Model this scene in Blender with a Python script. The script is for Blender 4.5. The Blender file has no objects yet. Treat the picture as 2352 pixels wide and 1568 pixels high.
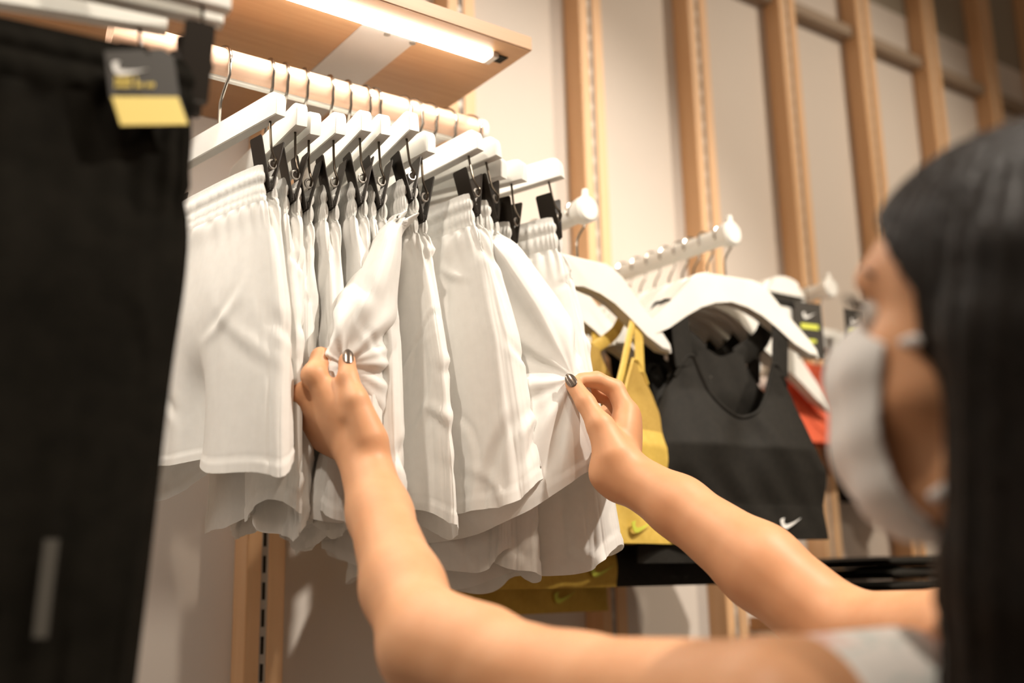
import bpy, bmesh, math, random
import numpy as np
from mathutils import Vector, Matrix
rnd = random.Random(7)
PI = math.pi
W, H = 2352, 1568
# ------------------------------------------------------------------ camera
F_PX, YAW, PIT, ROL = 2461.0, math.radians(54.0), math.radians(12.86), math.radians(-1.288)
FW = np.array([math.cos(YAW)*math.cos(PIT), math.sin(YAW)*math.cos(PIT), math.sin(PIT)])
_rt = np.array([math.sin(YAW), -math.cos(YAW), 0.0]); _up = np.cross(_rt, FW)
RT = math.cos(ROL)*_rt + math.sin(ROL)*_up
UP = -math.sin(ROL)*_rt + math.cos(ROL)*_up
S = bpy.context.scene
COL = S.collection
cam = bpy.data.cameras.new('camera'); camo = bpy.data.objects.new('camera', cam); COL.objects.link(camo)
camo.matrix_world = Matrix(((RT[0], UP[0], -FW[0], 0), (RT[1], UP[1], -FW[1], 0), (RT[2], UP[2], -FW[2], 0), (0, 0, 0, 1)))
cam.sensor_width = 36.0; cam.lens = F_PX/W*36.0; cam.clip_start = 0.02; cam.clip_end = 50
cam.dof.use_dof = True; cam.dof.focus_distance = 1.15; cam.dof.aperture_fstop = 2.2
S.camera = camo
# ------------------------------------------------------------------ light
S.view_settings.view_transform = 'Standard'; S.view_settings.look = 'None'
S.view_settings.gamma = 1; S.view_settings.exposure = 0.15; S.view_settings.use_curve_mapping = False
wd = bpy.data.worlds.new('world'); S.world = wd; wd.use_nodes = True
bg = wd.node_tree.nodes['Background']; bg.inputs[0].default_value = (1.0, .80, .62, 1); bg.inputs[1].default_value = 0.25
def spot(name, loc, target, power, color, size, angle=70, blend=.6):
    l = bpy.data.lights.new(name, 'SPOT'); l.energy = power; l.color = color; l.shadow_soft_size = size
    l.spot_size = math.radians(angle); l.spot_blend = blend
    o = bpy.data.objects.new(name, l); COL.objects.link(o); o.location = loc
    o.rotation_euler = (Vector(target)-Vector(loc)).to_track_quat('-Z', 'Y').to_euler(); return o
WARM = (1.0, .84, .66)
spot('ceiling_spot', (1.35, -.35, 1.78), (0.80, 1.0, 0.15), 190, (1.0, .90, .78), .03, 62, .7)
spot('ceiling_spot', (-.30, .30, 1.78), (0.52, .64, 0.05), 78, (1.0, .88, .74), .035, 70, .8)
spot('ceiling_spot', (2.5, -.5, 1.75), (1.75, 1.39, 0.38), 125, WARM, .05, 62, .9)
spot('ceiling_spot', (.45, -1.5, 1.7), (0.7, 1.2, 0.1), 48, WARM, .05, 60, .8)

# ------------------------------------------------------------------ helpers
def D(px, py, d):
    return (FW + RT*((px-W/2)/F_PX) + UP*((H/2-py)/F_PX))*d
def Wy(px, py, Y):
    v = D(px, py, 1.0); return v*(Y/v[1])
def CC(r, u, f):
    return RT*r + UP*u + FW*f
def T(*a): return tuple(float(v) for v in a)

def nmat(name, color, rough=.5, metal=0.0, spec=.5, **kw):
    m = bpy.data.materials.new(name); m.use_nodes = True
    b = m.node_tree.nodes['Principled BSDF']
    b.inputs['Base Color'].default_value = (*color, 1); b.inputs['Roughness'].default_value = rough
    b.inputs['Metallic'].default_value = metal; b.inputs['Specular IOR Level'].default_value = spec
    for k, v in kw.items(): b.inputs[k.replace('_', ' ')].default_value = v
    return m
def noise_mix(m, c1, c2, scale=(1, 1, 1), nscale=20, detail=4, bump=0.0, bdist=.001, lo=.3, hi=.7):
    nt = m.node_tree; b = nt.nodes['Principled BSDF']
    tc = nt.nodes.new('ShaderNodeTexCoord'); mp = nt.nodes.new('ShaderNodeMapping'); mp.inputs['Scale'].default_value = scale
    nz = nt.nodes.new('ShaderNodeTexNoise'); nz.inputs['Scale'].default_value = nscale; nz.inputs['Detail'].default_value = detail
    cr = nt.nodes.new('ShaderNodeValToRGB'); cr.color_ramp.elements[0].position = lo; cr.color_ramp.elements[1].position = hi
    cr.color_ramp.elements[0].color = (*c1, 1); cr.color_ramp.elements[1].color = (*c2, 1)
    L = nt.links.new
    L(tc.outputs['Object'], mp.inputs[0]); L(mp.outputs[0], nz.inputs['Vector']); L(nz.outputs[0], cr.inputs[0]); L(cr.outputs[0], b.inputs['Base Color'])
    if bump:
        bp = nt.nodes.new('ShaderNodeBump'); bp.inputs['Strength'].default_value = bump; bp.inputs['Distance'].default_value = bdist
        L(nz.outputs[0], bp.inputs['Height']); L(bp.outputs[0], b.inputs['Normal'])
    return m
def cloth_mat(name, c1, c2, transl=.25, rough=.85, nscale=60, bump=.3, bdist=.0008, spec=.25, wr=0.0, wsc=11):
    m = nmat(name, c1, rough, 0, spec); noise_mix(m, c1, c2, (1, 1, 1), nscale, 5, bump, bdist)
    if wr:
        nt = m.node_tree; b = nt.nodes['Principled BSDF']; old = b.inputs['Normal'].links[0].from_node
        tc = nt.nodes.new('ShaderNodeTexCoord'); mp = nt.nodes.new('ShaderNodeMapping'); mp.inputs['Scale'].default_value = (1, 1, .6); mp.inputs['Rotation'].default_value = (.5, .2, 0)
        n2 = nt.nodes.new('ShaderNodeTexNoise'); n2.noise_type = 'RIDGED_MULTIFRACTAL'; n2.inputs['Scale'].default_value = wsc; n2.inputs['Detail'].default_value = 3; n2.inputs['Distortion'].default_value = .6
        bp = nt.nodes.new('ShaderNodeBump'); bp.inputs['Strength'].default_value = .55; bp.inputs['Distance'].default_value = wr
        nt.links.new(tc.outputs['Object'], mp.inputs[0]); nt.links.new(mp.outputs[0], n2.inputs['Vector']); nt.links.new(n2.outputs[0], bp.inputs['Height'])
        nt.links.new(bp.outputs[0], old.inputs['Normal'])
    if transl:
        nt = m.node_tree; b = nt.nodes['Principled BSDF']; out = nt.nodes['Material Output']
        tr = nt.nodes.new('ShaderNodeBsdfTranslucent'); tr.inputs[0].default_value = (*c2, 1)
        mx = nt.nodes.new('ShaderNodeMixShader'); mx.inputs[0].default_value = transl
        nt.links.new(b.outputs[0], mx.inputs[1]); nt.links.new(tr.outputs[0], mx.inputs[2]); nt.links.new(mx.outputs[0], out.inputs[0])
    return m
M = {}
M['wall'] = noise_mix(nmat('wall_paint', (.66, .60, .54), .8), (.66, .60, .54), (.69, .63, .57), nscale=3)
M['upper'] = nmat('upper_wall_shade', (.30, .26, .20), .9)  # shade on the top of the wall, put into the colour
M['wood'] = noise_mix(nmat('maple_wood', (.72, .48, .29), .5), (.72, .43, .22), (.82, .53, .30), (1, 1, .06), 60, 6, .08, .0005)
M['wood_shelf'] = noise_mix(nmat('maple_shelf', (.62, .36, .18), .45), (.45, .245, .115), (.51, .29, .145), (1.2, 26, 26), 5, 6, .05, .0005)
M['rail_wood'] = noise_mix(nmat('pale_rail_wood', (.78, .52, .38), .35), (.70, .43, .29), (.82, .57, .42), (2, 40, 40), 3, 6, .05, .0004)
M['metal'] = nmat('brushed_metal', (.52, .50, .46), .5, .15)
M['plate'] = nmat('grey_plate', (.58, .54, .50), .45, .2)
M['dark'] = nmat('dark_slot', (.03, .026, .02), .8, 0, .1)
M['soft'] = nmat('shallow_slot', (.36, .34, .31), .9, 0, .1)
M['shadow_band'] = nmat('shadow_band_brown', (.33, .25, .18), .6)  # brown that paints a ledge's shadow across the wall
M['white'] = noise_mix(nmat('white_hanger_wood', (.80, .79, .75), .45), (.76, .75, .70), (.82, .81, .77), nscale=14)
M['whitemetal'] = nmat('white_metal', (.80, .79, .74), .35)
M['chrome'] = nmat('hook_chrome', (.40, .37, .33), .2, 1.0)
M['black'] = nmat('black_clip', (.022, .016, .011), .42, .35)
M['blackwire'] = nmat('black_wire', (.07, .055, .04), .28, .85)
M['rivet'] = nmat('spring_steel', (.35, .33, .30), .3, .9)
M['short'] = cloth_mat('white_shorts_fabric', (.84, .83, .80), (.88, .87, .84), .16, .6, 90, .12, .0004, .3, .0042, 10)
M['band'] = cloth_mat('white_elastic', (.72, .72, .69), (.80, .79, .76), .08, .85, 300, .3, .0004)
M['blackcloth'] = cloth_mat('black_fabric', (.006, .0052, .0035), (.010, .0085, .006), 0, .9, 50, .25, .001, .08, .010, 7)
M['blackknit'] = cloth_mat('black_stretch_knit', (.008, .007, .005), (.013, .011, .008), 0, .7, 120, .2, .0005, .25, .006, 9)
M['gold'] = cloth_mat('gold_knit', (.62, .42, .08), (.70, .49, .11), 0, .55, 120, .2, .0005, .4)
M['olive'] = cloth_mat('mustard_knit', (.52, .33, .045), (.58, .38, .06), 0, .6, 120, .2, .0005, .4)
M['goldmesh'] = cloth_mat('gold_mesh', (.42, .27, .06), (.50, .33, .08), .1, .7, 300, .3, .0005)
M['red'] = cloth_mat('red_knit', (.62, .10, .045), (.70, .13, .06), 0, .7)
M['led'] = nmat('led_diffuser', (1, 1, 1), .4); _b = M['led'].node_tree.nodes['Principled BSDF']; _b.inputs['Emission Color'].default_value = (1, .97, .90, 1); _b.inputs['Emission Strength'].default_value = 14
M['yellow'] = nmat('yellow_print', (.80, .62, .13), .5)
M['yellowtag'] = nmat('yellow_label', (.86, .68, .19), .5)
M['lime'] = nmat('lime_print', (.62, .66, .08), .5)
M['tagblack'] = nmat('black_card', (.022, .018, .013), .5)
M['print'] = nmat('white_print', (.82, .82, .80), .5)
M['greyprint'] = nmat('grey_print', (.06, .055, .045), .5)
M['floor'] = noise_mix(nmat('floor_concrete', (.35, .30, .25), .5), (.32, .27, .22), (.40, .34, .28), nscale=5)

class MB:
    def __init__(s): s.v = []; s.f = []
    def add(s, vs, fs):
        n = len(s.v); s.v += [tuple(map(float, v)) for v in vs]; s.f += [tuple(i+n for i in f) for f in fs]; return s
    def box(s, a, b, bev=0.0):
        bm = bmesh.new(); c = [(a[i]+b[i])/2 for i in range(3)]; d = [abs(b[i]-a[i]) for i in range(3)]
        bmesh.ops.create_cube(bm, size=1.0, matrix=Matrix.Translation(c) @ Matrix.Diagonal((*d, 1)))
        if bev > 0: bmesh.ops.bevel(bm, geom=bm.edges[:], offset=bev, segments=2, affect='EDGES')
        bm.verts.index_update(); s.add([v.co[:] for v in bm.verts], [[v.index for v in f.verts] for f in bm.faces]); bm.free(); return s
    def tube(s, pts, r, n=8, closed=False, cap=True, flat=None):
        P = [np.array(p, float) for p in pts]; m = len(P); rs = r if hasattr(r, '__len__') else [r]*m
        prev = None; rings = []
        for i in range(m):
            if closed: t = P[(i+1) % m]-P[i-1]
            else: t = P[min(i+1, m-1)]-P[max(i-1, 0)]
            t = t/(np.linalg.norm(t)+1e-12)
            if prev is None:
                a = np.array([0, 0, 1.]) if abs(t[2]) < .9 else np.array([1., 0, 0])
                if flat is not None: a = np.array(flat, float)
                prev = np.cross(t, a)
            u = prev-t*(prev@t); u /= np.linalg.norm(u)+1e-12; prev = u; w = np.cross(t, u)
            ru = rs[i] if not isinstance(rs[i], tuple) else rs[i][0]; rw = rs[i] if not isinstance(rs[i], tuple) else rs[i][1]
            rings.append([P[i]+ru*math.cos(2*PI*k/n)*u+rw*math.sin(2*PI*k/n)*w for k in range(n)])
        vs = [v for R_ in rings for v in R_]; fs = []
        for i in range(m if closed else m-1):
            j = (i+1) % m
            for k in range(n): fs.append((i*n+k, i*n+(k+1) % n, j*n+(k+1) % n, j*n+k))
        if cap and not closed: fs += [tuple(range(n))[::-1], tuple((m-1)*n+k for k in range(n))]
        return s.add(vs, fs)
    def prism(s, poly, origin, ax, ay, n, th, bev=0.0):
        """polygon (2-D) placed at origin with axes ax, ay, thickness th along n (centred)"""
        ax, ay, n, o = [np.array(q, float) for q in (ax, ay, n, origin)]
        bm = bmesh.new(); k = len(poly)
        lo = [bm.verts.new(o+ax*x+ay*y-n*th/2) for x, y in poly]; hi = [bm.verts.new(o+ax*x+ay*y+n*th/2) for x, y in poly]
        bm.faces.new(lo[::-1]); bm.faces.new(hi)
        for i in range(k): bm.faces.new((lo[i], lo[(i+1) % k], hi[(i+1) % k], hi[i]))
        if bev > 0:
            es = [e for e in bm.edges if (e.verts[0] in lo) == (e.verts[1] in lo)]
            bmesh.ops.bevel(bm, geom=es, offset=bev, segments=2, affect='EDGES')
        bm.verts.index_update(); s.add([v.co[:] for v in bm.verts], [[v.index for v in f.verts] for f in bm.faces]); bm.free(); return s
    def grid(s, G, closed=False):
        G = np.asarray(G); m, n = G.shape[:2]; fs = []
        for i in range(m-1):
            for j in range(n if closed else n-1): fs.append((i*n+j, i*n+(j+1) % n, (i+1)*n+(j+1) % n, (i+1)*n+j))
        return s.add(G.reshape(-1, 3), fs)
    def build(s, name, mat, parent=None, smooth=True, world=True, mats=None, fm=None, angle=35):
        me = bpy.data.meshes.new(name); off = parent_world(parent) if (parent and world) else Vector((0, 0, 0))
        me.from_pydata([(v[0]-off[0], v[1]-off[1], v[2]-off[2]) for v in s.v], [], s.f); me.update()
        bm = bmesh.new(); bm.from_mesh(me); bmesh.ops.recalc_face_normals(bm, faces=bm.faces); bm.to_mesh(me); bm.free()
        if mats:
            for q in mats: me.materials.append(q)
        else: me.materials.append(mat)
        if smooth:
            me.shade_smooth()
            if angle: me.set_sharp_from_angle(angle=math.radians(angle))
        o = bpy.data.objects.new(name, me); COL.objects.link(o)
        if parent: o.parent = parent
        return o
def parent_world(p):
    v = Vector((0, 0, 0))
    while p: v += p.location; p = p.parent
    return v
def tag(o, label, cat, group=None):
    o['label'] = label; o['category'] = cat
    if group: o['group'] = group
    return o
def struct(o): o['kind'] = 'structure'; return o
def empty(name, loc, label, cat, group=None):
    o = bpy.data.objects.new(name, None); COL.objects.link(o); o.location = T(*loc); o.empty_display_size = .05
    return tag(o, label, cat, group)
def ctree(o, parent=None):
    c = o.copy(); COL.objects.link(c); c.parent = parent
    for ch in [x for x in o.children]: ctree(ch, c)
    return c
def crom(P, n, closed=False):
    """Catmull-Rom along axis 0 of P -> n samples"""
    P = np.asarray(P, float); m = len(P); out = []
    for i in range(n):
        t = i/n*m if closed else i/(n-1)*(m-1)
        k = int(math.floor(t)); k = min(k, m-2) if not closed else k; f = t-k
        g = (lambda q: P[q % m]) if closed else (lambda q: (P[q] if 0 <= q < m else (2*P[0]-P[1] if q < 0 else 2*P[-1]-P[-2])))
        a, b, c, d = g(k-1), g(k), g(k+1), g(k+2)
        out.append(.5*((2*b)+(-a+c)*f+(2*a-5*b+4*c-d)*f*f+(-a+3*b-3*c+d)*f**3))
    return np.array(out)
def swoosh_poly(sz):
    up = [(0.00, .30), (.02, .17), (.08, .04), (.18, 0.0), (.32, .03), (.60, .17), (1.0, .40)]
    lo = [(.70, .275), (.42, .19), (.27, .165), (.19, .18), (.15, .24), (.16, .33), (.20, .40), (.11, .38), (.04, .36)]
    return [(x*sz, y*sz) for x, y in up+lo]

# ------------------------------------------------------------------ the room
YW, SP = 1.39, .2763
PFY = YW-.045
struct(MB().box((-2.5, YW, -1.4), (5.5, YW+.08, 1.37)).build('wall_back', M['wall'], smooth=False))
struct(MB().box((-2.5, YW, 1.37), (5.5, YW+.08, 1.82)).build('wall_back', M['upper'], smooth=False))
struct(MB().box((-2.5, YW-.03, 1.222), (5.5, YW, 1.250), .002).build('shadow_band_1', M['shadow_band'], smooth=False))  # shadow band on the wall, modelled as a dark strip
struct(MB().box((-2.5, -3, -1.45), (5.5, YW+.08, -1.4)).build('floor', M['floor'], smooth=False))
struct(MB().box((-2.5, -3, 1.82), (5.5, YW+.08, 1.87)).build('ceiling', M['wall'], smooth=False))
struct(MB().box((5.5, -3, -1.4), (5.58, YW, 1.82)).build('wall_right', M['wall'], smooth=False))
for xl, lb in ((.257, 'behind the black trousers'), (.547, 'below the left end of the white shorts'), (.862, 'behind the end of the lit shelf'), (1.144, 'tallest in view, just right of the lit shelf'),
    (1.427, 'second right of the lit shelf'), (1.708, 'third right of the lit shelf'), (1.984, 'fourth right of the lit shelf, meeting the forehead'), (2.257, 'fifth right of the lit shelf, above the hair'),
    (2.53, 'second from the right edge of the photo'), (2.80, 'cut by the upper right corner')):
    e = empty('wall_post', (xl+.026, YW-.02, -1.4), 'maple wall upright with metal channel, '+lb, 'wall upright', 'uprights of the slatted wall')
    MB().box((xl, PFY, -1.4), (xl+.020, YW-.0005, 1.8), .001).build('left_board', M['wood'], e, smooth=False)
    MB().box((xl+.0305, PFY, -1.4), (xl+.053, YW-.0005, 1.8), .001).build('right_board', M['wood'], e, smooth=False)
    MB().box((xl+.0202, PFY+.004, -1.4), (xl+.0303, YW-.0005, 1.8)).build('metal_channel', M['metal'], e, smooth=False)
    sl = MB(); z = -1.2
    while z < 1.7: sl.box((xl+.0232, PFY+.0034, z), (xl+.0272, PFY+.0042, z+.022)); z += .034
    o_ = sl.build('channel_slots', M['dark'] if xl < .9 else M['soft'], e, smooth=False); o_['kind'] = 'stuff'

# ------------------------------------------------------------------ shelf
YF, ZS = .98, .657
sh = empty('display_shelf', (.2, 1.2, ZS), 'maple shelf board above the white shorts with a light strip beneath', 'shelf')
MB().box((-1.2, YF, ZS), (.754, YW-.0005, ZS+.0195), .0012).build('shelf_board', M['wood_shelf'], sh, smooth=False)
bp = MB().box((.545, 1.035, ZS-.0016), (.618, YW-.001, ZS)).build('bracket_plate', M['plate'], sh, smooth=False)
sc_ = MB()
for (px, py) in ((889, 76), (947, 96)):
    v = D(px, py, 1); p = v*(ZS/v[2]); MB().tube([(p[0], p[1], ZS-.0016), (p[0], p[1], ZS-.0024)], .0042, 14).build('screw', M['rivet'], bp)
led = MB().box((-1.1, 1.008, ZS-.006), (.712, 1.030, ZS), .001).build('light_strip', M['led'], sh, smooth=False)
MB().box((.712, 1.007, ZS-.0065), (.722, 1.031, ZS), .001).build('strip_end_cap', M['plate'], led, smooth=False)
MB().box((.722, 1.010, ZS-.0015), (.738, 1.028, ZS), .0005).build('cable_slot', M['dark'], sh, smooth=False)
al = bpy.data.lights.new('strip_glow', 'AREA'); al.shape = 'RECTANGLE'; al.size = 1.8; al.size_y = .02; al.energy = 4; al.color = (1, .93, .82)
alo = bpy.data.objects.new('strip_glow', al); COL.objects.link(alo); alo.location = (-.19, 1.019, ZS-.008); alo.parent = None

# ------------------------------------------------------------------ rail
YR, ZR, RR = 1.09, .585, .0175
rl = empty('clothes_rail', (.2, YR, ZR), 'round pale wooden clothes rail under the shelf carrying the white shorts', 'rail')
MB().tube([(x, YR, ZR) for x in np.linspace(.27, .742, 30)], RR, 32).build('rail_bar', M['rail_wood'], rl)
MB().tube([(.742, YR, ZR), (.749, YR, ZR)], .0185, 24).build('end_cap', M['whitemetal'], rl)
MB().box((.272, YR-.004, ZR-RR-.003), (.74, YR+.004, ZR-RR+.001), .0006).build('rail_highlight', M['whitemetal'], rl, smooth=False)  # highlight along the rail's lower edge, modelled as a pale strip
for xx in (.735, .29):
    MB().tube([(xx, YR+.01, ZR+.010), (xx, YR+.08, ZR+.02), (xx, YW-.02, ZR+.02)], .007, 12).build('rail_arm', M['whitemetal'], rl)

# ------------------------------------------------------------------ clip hangers and white shorts
hooks = [(510, 120), (617, 150), (651, 158), (695, 170), (753, 186), (794, 196), (835, 207), (855, 213), (920, 231), (942, 238), (977, 248), (1020, 260), (1074, 276)]
ends = [(645, 265), (696, 286), (730, 304), (785, 306), (839, 304), (882, 313), (940, 304), (991, 350), (1085, 342), (1126.5, 358), (1163.5, 407), (1208, 414), (1274.5, 412)]
HL = .122; ZB = -.105
def clip_hanger():
    e = empty('clip_hanger', (0, 0, 0), '', 'hanger')
    pts = []
    r = RR+.0022
    for a in np.linspace(-20, 205, 22):
        pts.append((0, r*math.cos(math.radians(a))*1.0, r*math.sin(math.radians(a))))
    pts += [(0, -.0180, -.020), (0, -.0110, -.031), (0, -.0045, -.041), (0, -.0008, -.049), (0, 0, -.058), (0, 0, -.08)]
    MB().tube(pts, .0019, 8).build('hook', M['chrome'], e, world=False)
    prof = [(-HL, ZB), (-HL, ZB+.018), (-HL+.002, ZB+.0235), (-HL+.006, ZB+.0268), (-HL+.012, ZB+.028), (HL-.012, ZB+.028), (HL-.006, ZB+.0268), (HL-.002, ZB+.0235), (HL, ZB+.018), (HL, ZB)]
    MB().prism(prof, (0, 0, 0), (0, 1, 0), (0, 0, 1), (1, 0, 0), .0125, .0008).build('bar', M['white'], e, world=False)
    for sg in (-1, 1):
        yc = sg*.098
        jaws = MB()
        for q in (-1, 1):
            poly = [(-.011, -.030), (.011, -.030), (.011, .025), (.0095, .027), (-.0095, .027), (-.011, .025)]
            an = q*math.radians(12.5)
            jaws.prism(poly, (q*.0082, yc, ZB-.047), (0, 1, 0), (math.sin(an), 0, math.cos(an)), (math.cos(an), 0, -math.sin(an)), .0013, .0004)
            jaws.box((q*.0012-.001, yc-.0095, ZB-.078), (q*.0012+.001, yc+.0095, ZB-.070), .0004)
        cl = jaws.build('clip', M['black'], e, world=False)
        w = [(0, yc-.004*sg*-1, ZB+.001), (0, yc+.005*sg, ZB-.010), (.0005, yc+.007*sg, ZB-.030), (.001, yc+.0115*sg, ZB-.041), (.002, yc+.0135*sg, ZB-.047), (.002, yc+.010*sg, ZB-.054)]
        MB().tube(crom(w, 16), .0014, 8).build('clip_wire', M['blackwire'], cl, world=False)
        ring = [(.0045*math.cos(t)*.9, yc+.0105*sg, ZB-.050+.0045*math.sin(t)) for t in np.linspace(0, 2*PI, 14, endpoint=False)]
        MB().tube(ring, .0013, 7, closed=True).build('spring', M['rivet'], cl, world=False)
    return e
proto = clip_hanger()
HX = []; frames = []
hl_lab = ['nearest the black trousers, longest bare bar', 'second from the black trousers', 'third from the black trousers', 'fourth from the black trousers',
  'fifth from the black trousers', 'sixth, end partly behind the seventh', 'seventh, above the left-hand pair', 'eighth, lower than its left neighbours', 'ninth, above the widest gathered waistband',
  'tenth, above the stretched pair', 'eleventh, first of the last three', 'twelfth, second from the right end', 'last on the rail, rightmost bar end']
for i, (h, en) in enumerate(zip(hooks, ends)):
    v = D(*h, 1); s_ = (ZR+RR)/v[2]; hx = (v*(YR/v[1]))[0]
    HX.append(hx); O = np.array([hx, YR, ZR])
    base = O+np.array([0, 0, ZB]); d = D(*en, 1)
    # near end of the bar lies on the pixel ray at distance HL from the bar centre
    a = d@d; b = -2*d@base; c = base@base-HL*HL; disc = b*b-4*a*c
    t = (-b-math.sqrt(disc))/(2*a) if disc > 0 else -b/(2*a)
    P = d*t; dv = (P-base); dv /= np.linalg.norm(dv)
    tilt = math.asin(max(-.12, min(.12, dv[2]))); yaw = math.atan2(dv[0], -dv[1])
    Rm = Matrix.Rotation(yaw, 4, 'Z') @ Matrix.Rotation(-tilt, 4, 'X')
    frames.append((O, Rm, math.degrees(yaw), math.degrees(tilt), disc > 0))
    o = proto if i == 0 else ctree(proto)
    o.location = T(*O); o.rotation_euler = Rm.to_euler()
    tag(o, 'white wooden clip hanger with black clips, %s' % hl_lab[i], 'hanger', 'clip hangers on the pale wooden rail')
print('frames', [(round(f[0][0], 3), round(f[2], 1), round(f[3], 1), f[4]) for f in frames])

def fold(u, v, seed, amp):
    r = np.random.RandomState(seed); z = np.zeros_like(u)
    for k in (3, 5, 7, 11, 16):
        ph, dr, a = r.rand()*2*PI, (r.rand()-.5)*1.6, (.6+.8*r.rand())/k**.75
        w = np.sin(k*(u+dr*.22*v)+ph+.8*np.sin(2*PI*v*r.rand()*1.2+r.rand()*6))
        z += a*(np.sign(w)*np.abs(w)**.8 if k < 7 else .45*(1-2.0*np.abs(w)**.55))
    return z*amp
NU, NV = 240, 100
BANDROWS = 17
def normals(G):
    du = np.roll(G, -1, 1)-np.roll(G, 1, 1); dv = np.gradient(G, axis=0); n = np.cross(du, dv); return n/(np.linalg.norm(n, axis=2, keepdims=True)+1e-9)
def creases(G, seed, amp=.0032, count=26, i0=BANDROWS+3):
    """individual creases: short soft ridges at random places and slants"""
    r = np.random.RandomState(seed+500); out = G.copy(); n = normals(G); m, nu = G.shape[:2]
    for q in range(count):
        i, j = r.randint(i0, m-3), r.randint(0, nu); c = G[i, j]; du = G[i, (j+3) % nu]-G[i, j-3]; dv = G[min(i+3, m-1), j]-G[i-3, j]
        du /= np.linalg.norm(du)+1e-9; dv /= np.linalg.norm(dv)+1e-9; a = (r.rand()-.5)*2.2; d = dv*math.cos(a)+du*math.sin(a); e = du*math.cos(a)-dv*math.sin(a)
        L_, w_, h_ = .018+.05*r.rand(), .0035+.006*r.rand(), amp*(.4+r.rand())*(1 if r.rand() < .6 else -1)
        w = G-c; p = w@d; t = w@e+18*p*p*(r.rand()-.5); o_ = np.abs(w@np.cross(d, e)); sm = np.exp(-(p/L_)**2-(o_/.012)**2)
        x = t/w_; out += n*(h_*sm*(np.exp(-x*x)-.45*np.exp(-((x-1.6))**2)))[..., None]
    out[:i0-2] = G[:i0-2]
    return out
def finish_shorts(G, name, label, extra=None, group='white shorts on the pale wooden rail'):
    """G: rows x columns of world points, row 0 the waist top, row -1 the hem. first rows are the waistband"""
    nb = BANDROWS
    root = empty(name, G[0].mean(0), label, 'shorts', group)
    MB().grid(G[nb-1:], True).build('body', M['short'], root, angle=0)
    MB().grid(G[:nb], True).build('waistband', M['band'], root, angle=0)
    return root
def elastic(G, seed, ncol=60, zt=None):
    """gathered waistband + hem ridge, displaced along the normals"""
    r = np.random.RandomState(seed); n = normals(G); out = G.copy(); u = np.linspace(0, 2*PI, G.shape[1], endpoint=False)
    ph = r.rand()*6
    for i in range(G.shape[0]):
        if i < BANDROWS:
            t = i/(BANDROWS-1)
            env = max(0, math.sin(PI*min(1, max(0, (t-.16)/.34)))) if t < .5 else max(0, math.sin(PI*(t-.5)/.5))
            sm = (t < .16)
            rib = (np.abs(np.sin(ncol/2*u+ph+.6*np.sin(5*u)))**.7-.5)*(.0021 if not sm else .0002)
            out[i] += n[i]*(rib*(.35+.9*env)+.0016*env)[:, None]
        else:
            q = G.shape[0]-1-i
            if q <= 4: out[i] += n[i]*(.0010 if q in (0, 1, 2, 3) else -.0004)
            t = (i-BANDROWS)/10
            if t < 1: out[i] += n[i]*((1-t)*.0016*np.sin(ncol/2*u+ph))[:, None]
    return out
def generic_shorts(fr, seed, zhem, Bw=.0135, Bh=.020, A0=.118, A1=.135, amp=.0035, lean=0.0, label='', crotch=.66):
    O, Rm = fr[0], np.array(Rm3(fr[1])); r = np.random.RandomState(seed)
    u = np.linspace(0, 2*PI, NU, endpoint=False); zt = ZB-.050
    zs = np.concatenate([np.linspace(zt, zt-.042, BANDROWS), np.linspace(zt-.045, zhem-ZR, NV-BANDROWS)])
    G = np.zeros((NV, NU, 3)); cu, su = np.cos(u), np.sin(u)
    yb = np.sign(cu)*np.abs(cu)**.75; xb = np.sign(su)*np.abs(su)**.8
    for i, z in enumerate(zs):
        v = (zt-z)/(zt-(zhem-ZR)); wv = max(0, (v-.11)/.89)
        A = A0+(A1-A0)*min(1, wv*2.2)+(.012*wv if A1 > .12 else 0); B = Bw+(Bh-Bw)*min(1, wv*2.5)**.8+.0030*math.exp(-((wv-.05)/.05)**2)*(wv > 0)
        y = A*yb; x = B*xb
        dent = (.034*math.exp(-wv*7))*np.exp(-(x/(.0055))**2)
        y = y-np.sign(y)*dent*(np.abs(cu) > .5)
        cr = 1/(1+math.exp(-(v-crotch)*22)); x = x*(1-.9*cr*np.exp(-(y/.022)**2))
        f = fold(u, np.full_like(u, v), seed, amp*min(1, wv*3.0)*(1+.5*wv+0.9*wv**4))
        f2 = fold(u*1.0+3, np.full_like(u, v*.7), seed+50, amp*.8*min(1, wv*3))
        x = x+f*np.where(np.abs(cu) > .9, .8, 1)+lean*wv; y = y+f2*np.abs(cu)
        zz = z+((.013*np.sin(u*2+seed)+.004*np.sin(u*5+seed*2))*wv**4)+.012*cr*np.exp(-(y/.03)**2)*wv
        zz = zz+(0.006*np.exp(-(x/.006)**2)*(np.abs(cu) > .8)*(-1) if i < 4 else 0)
        G[i] = np.stack([x, y, zz], 1)
    G = G @ Rm.T+O
    return elastic(creases(G, seed), seed)
def Rm3(m): return [[m[i][j] for j in range(3)] for i in range(3)]
slabel = ['white shorts nearest the black trousers, whole front panel showing', 'white shorts second from the black trousers, twin-lobed waistband end', 'white shorts third along the rail, narrow edge behind the raised left hand',
 'white shorts fourth along the rail, left of the left thumb', 'white shorts fifth along the rail, above the bent index finger', 'white shorts sixth along the rail, squeezed left of the pulled pair',
 'white shorts with a pocket slit, pinched by the left hand', 'white shorts hanging just right of the pair in the left hand', 'white shorts with a wide gathered waistband, between the two hands',
 'white shorts stretched out sideways by the right hand', 'white shorts eleventh along the rail, small waistband behind the stretched pair', 'white shorts second from the right end of the rail', 'last white shorts at the right end of the rail']
zh = [.118, .075, .07, .07, .065, .06, .06, .065, .075, 0, .03, .02, .01]
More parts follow.
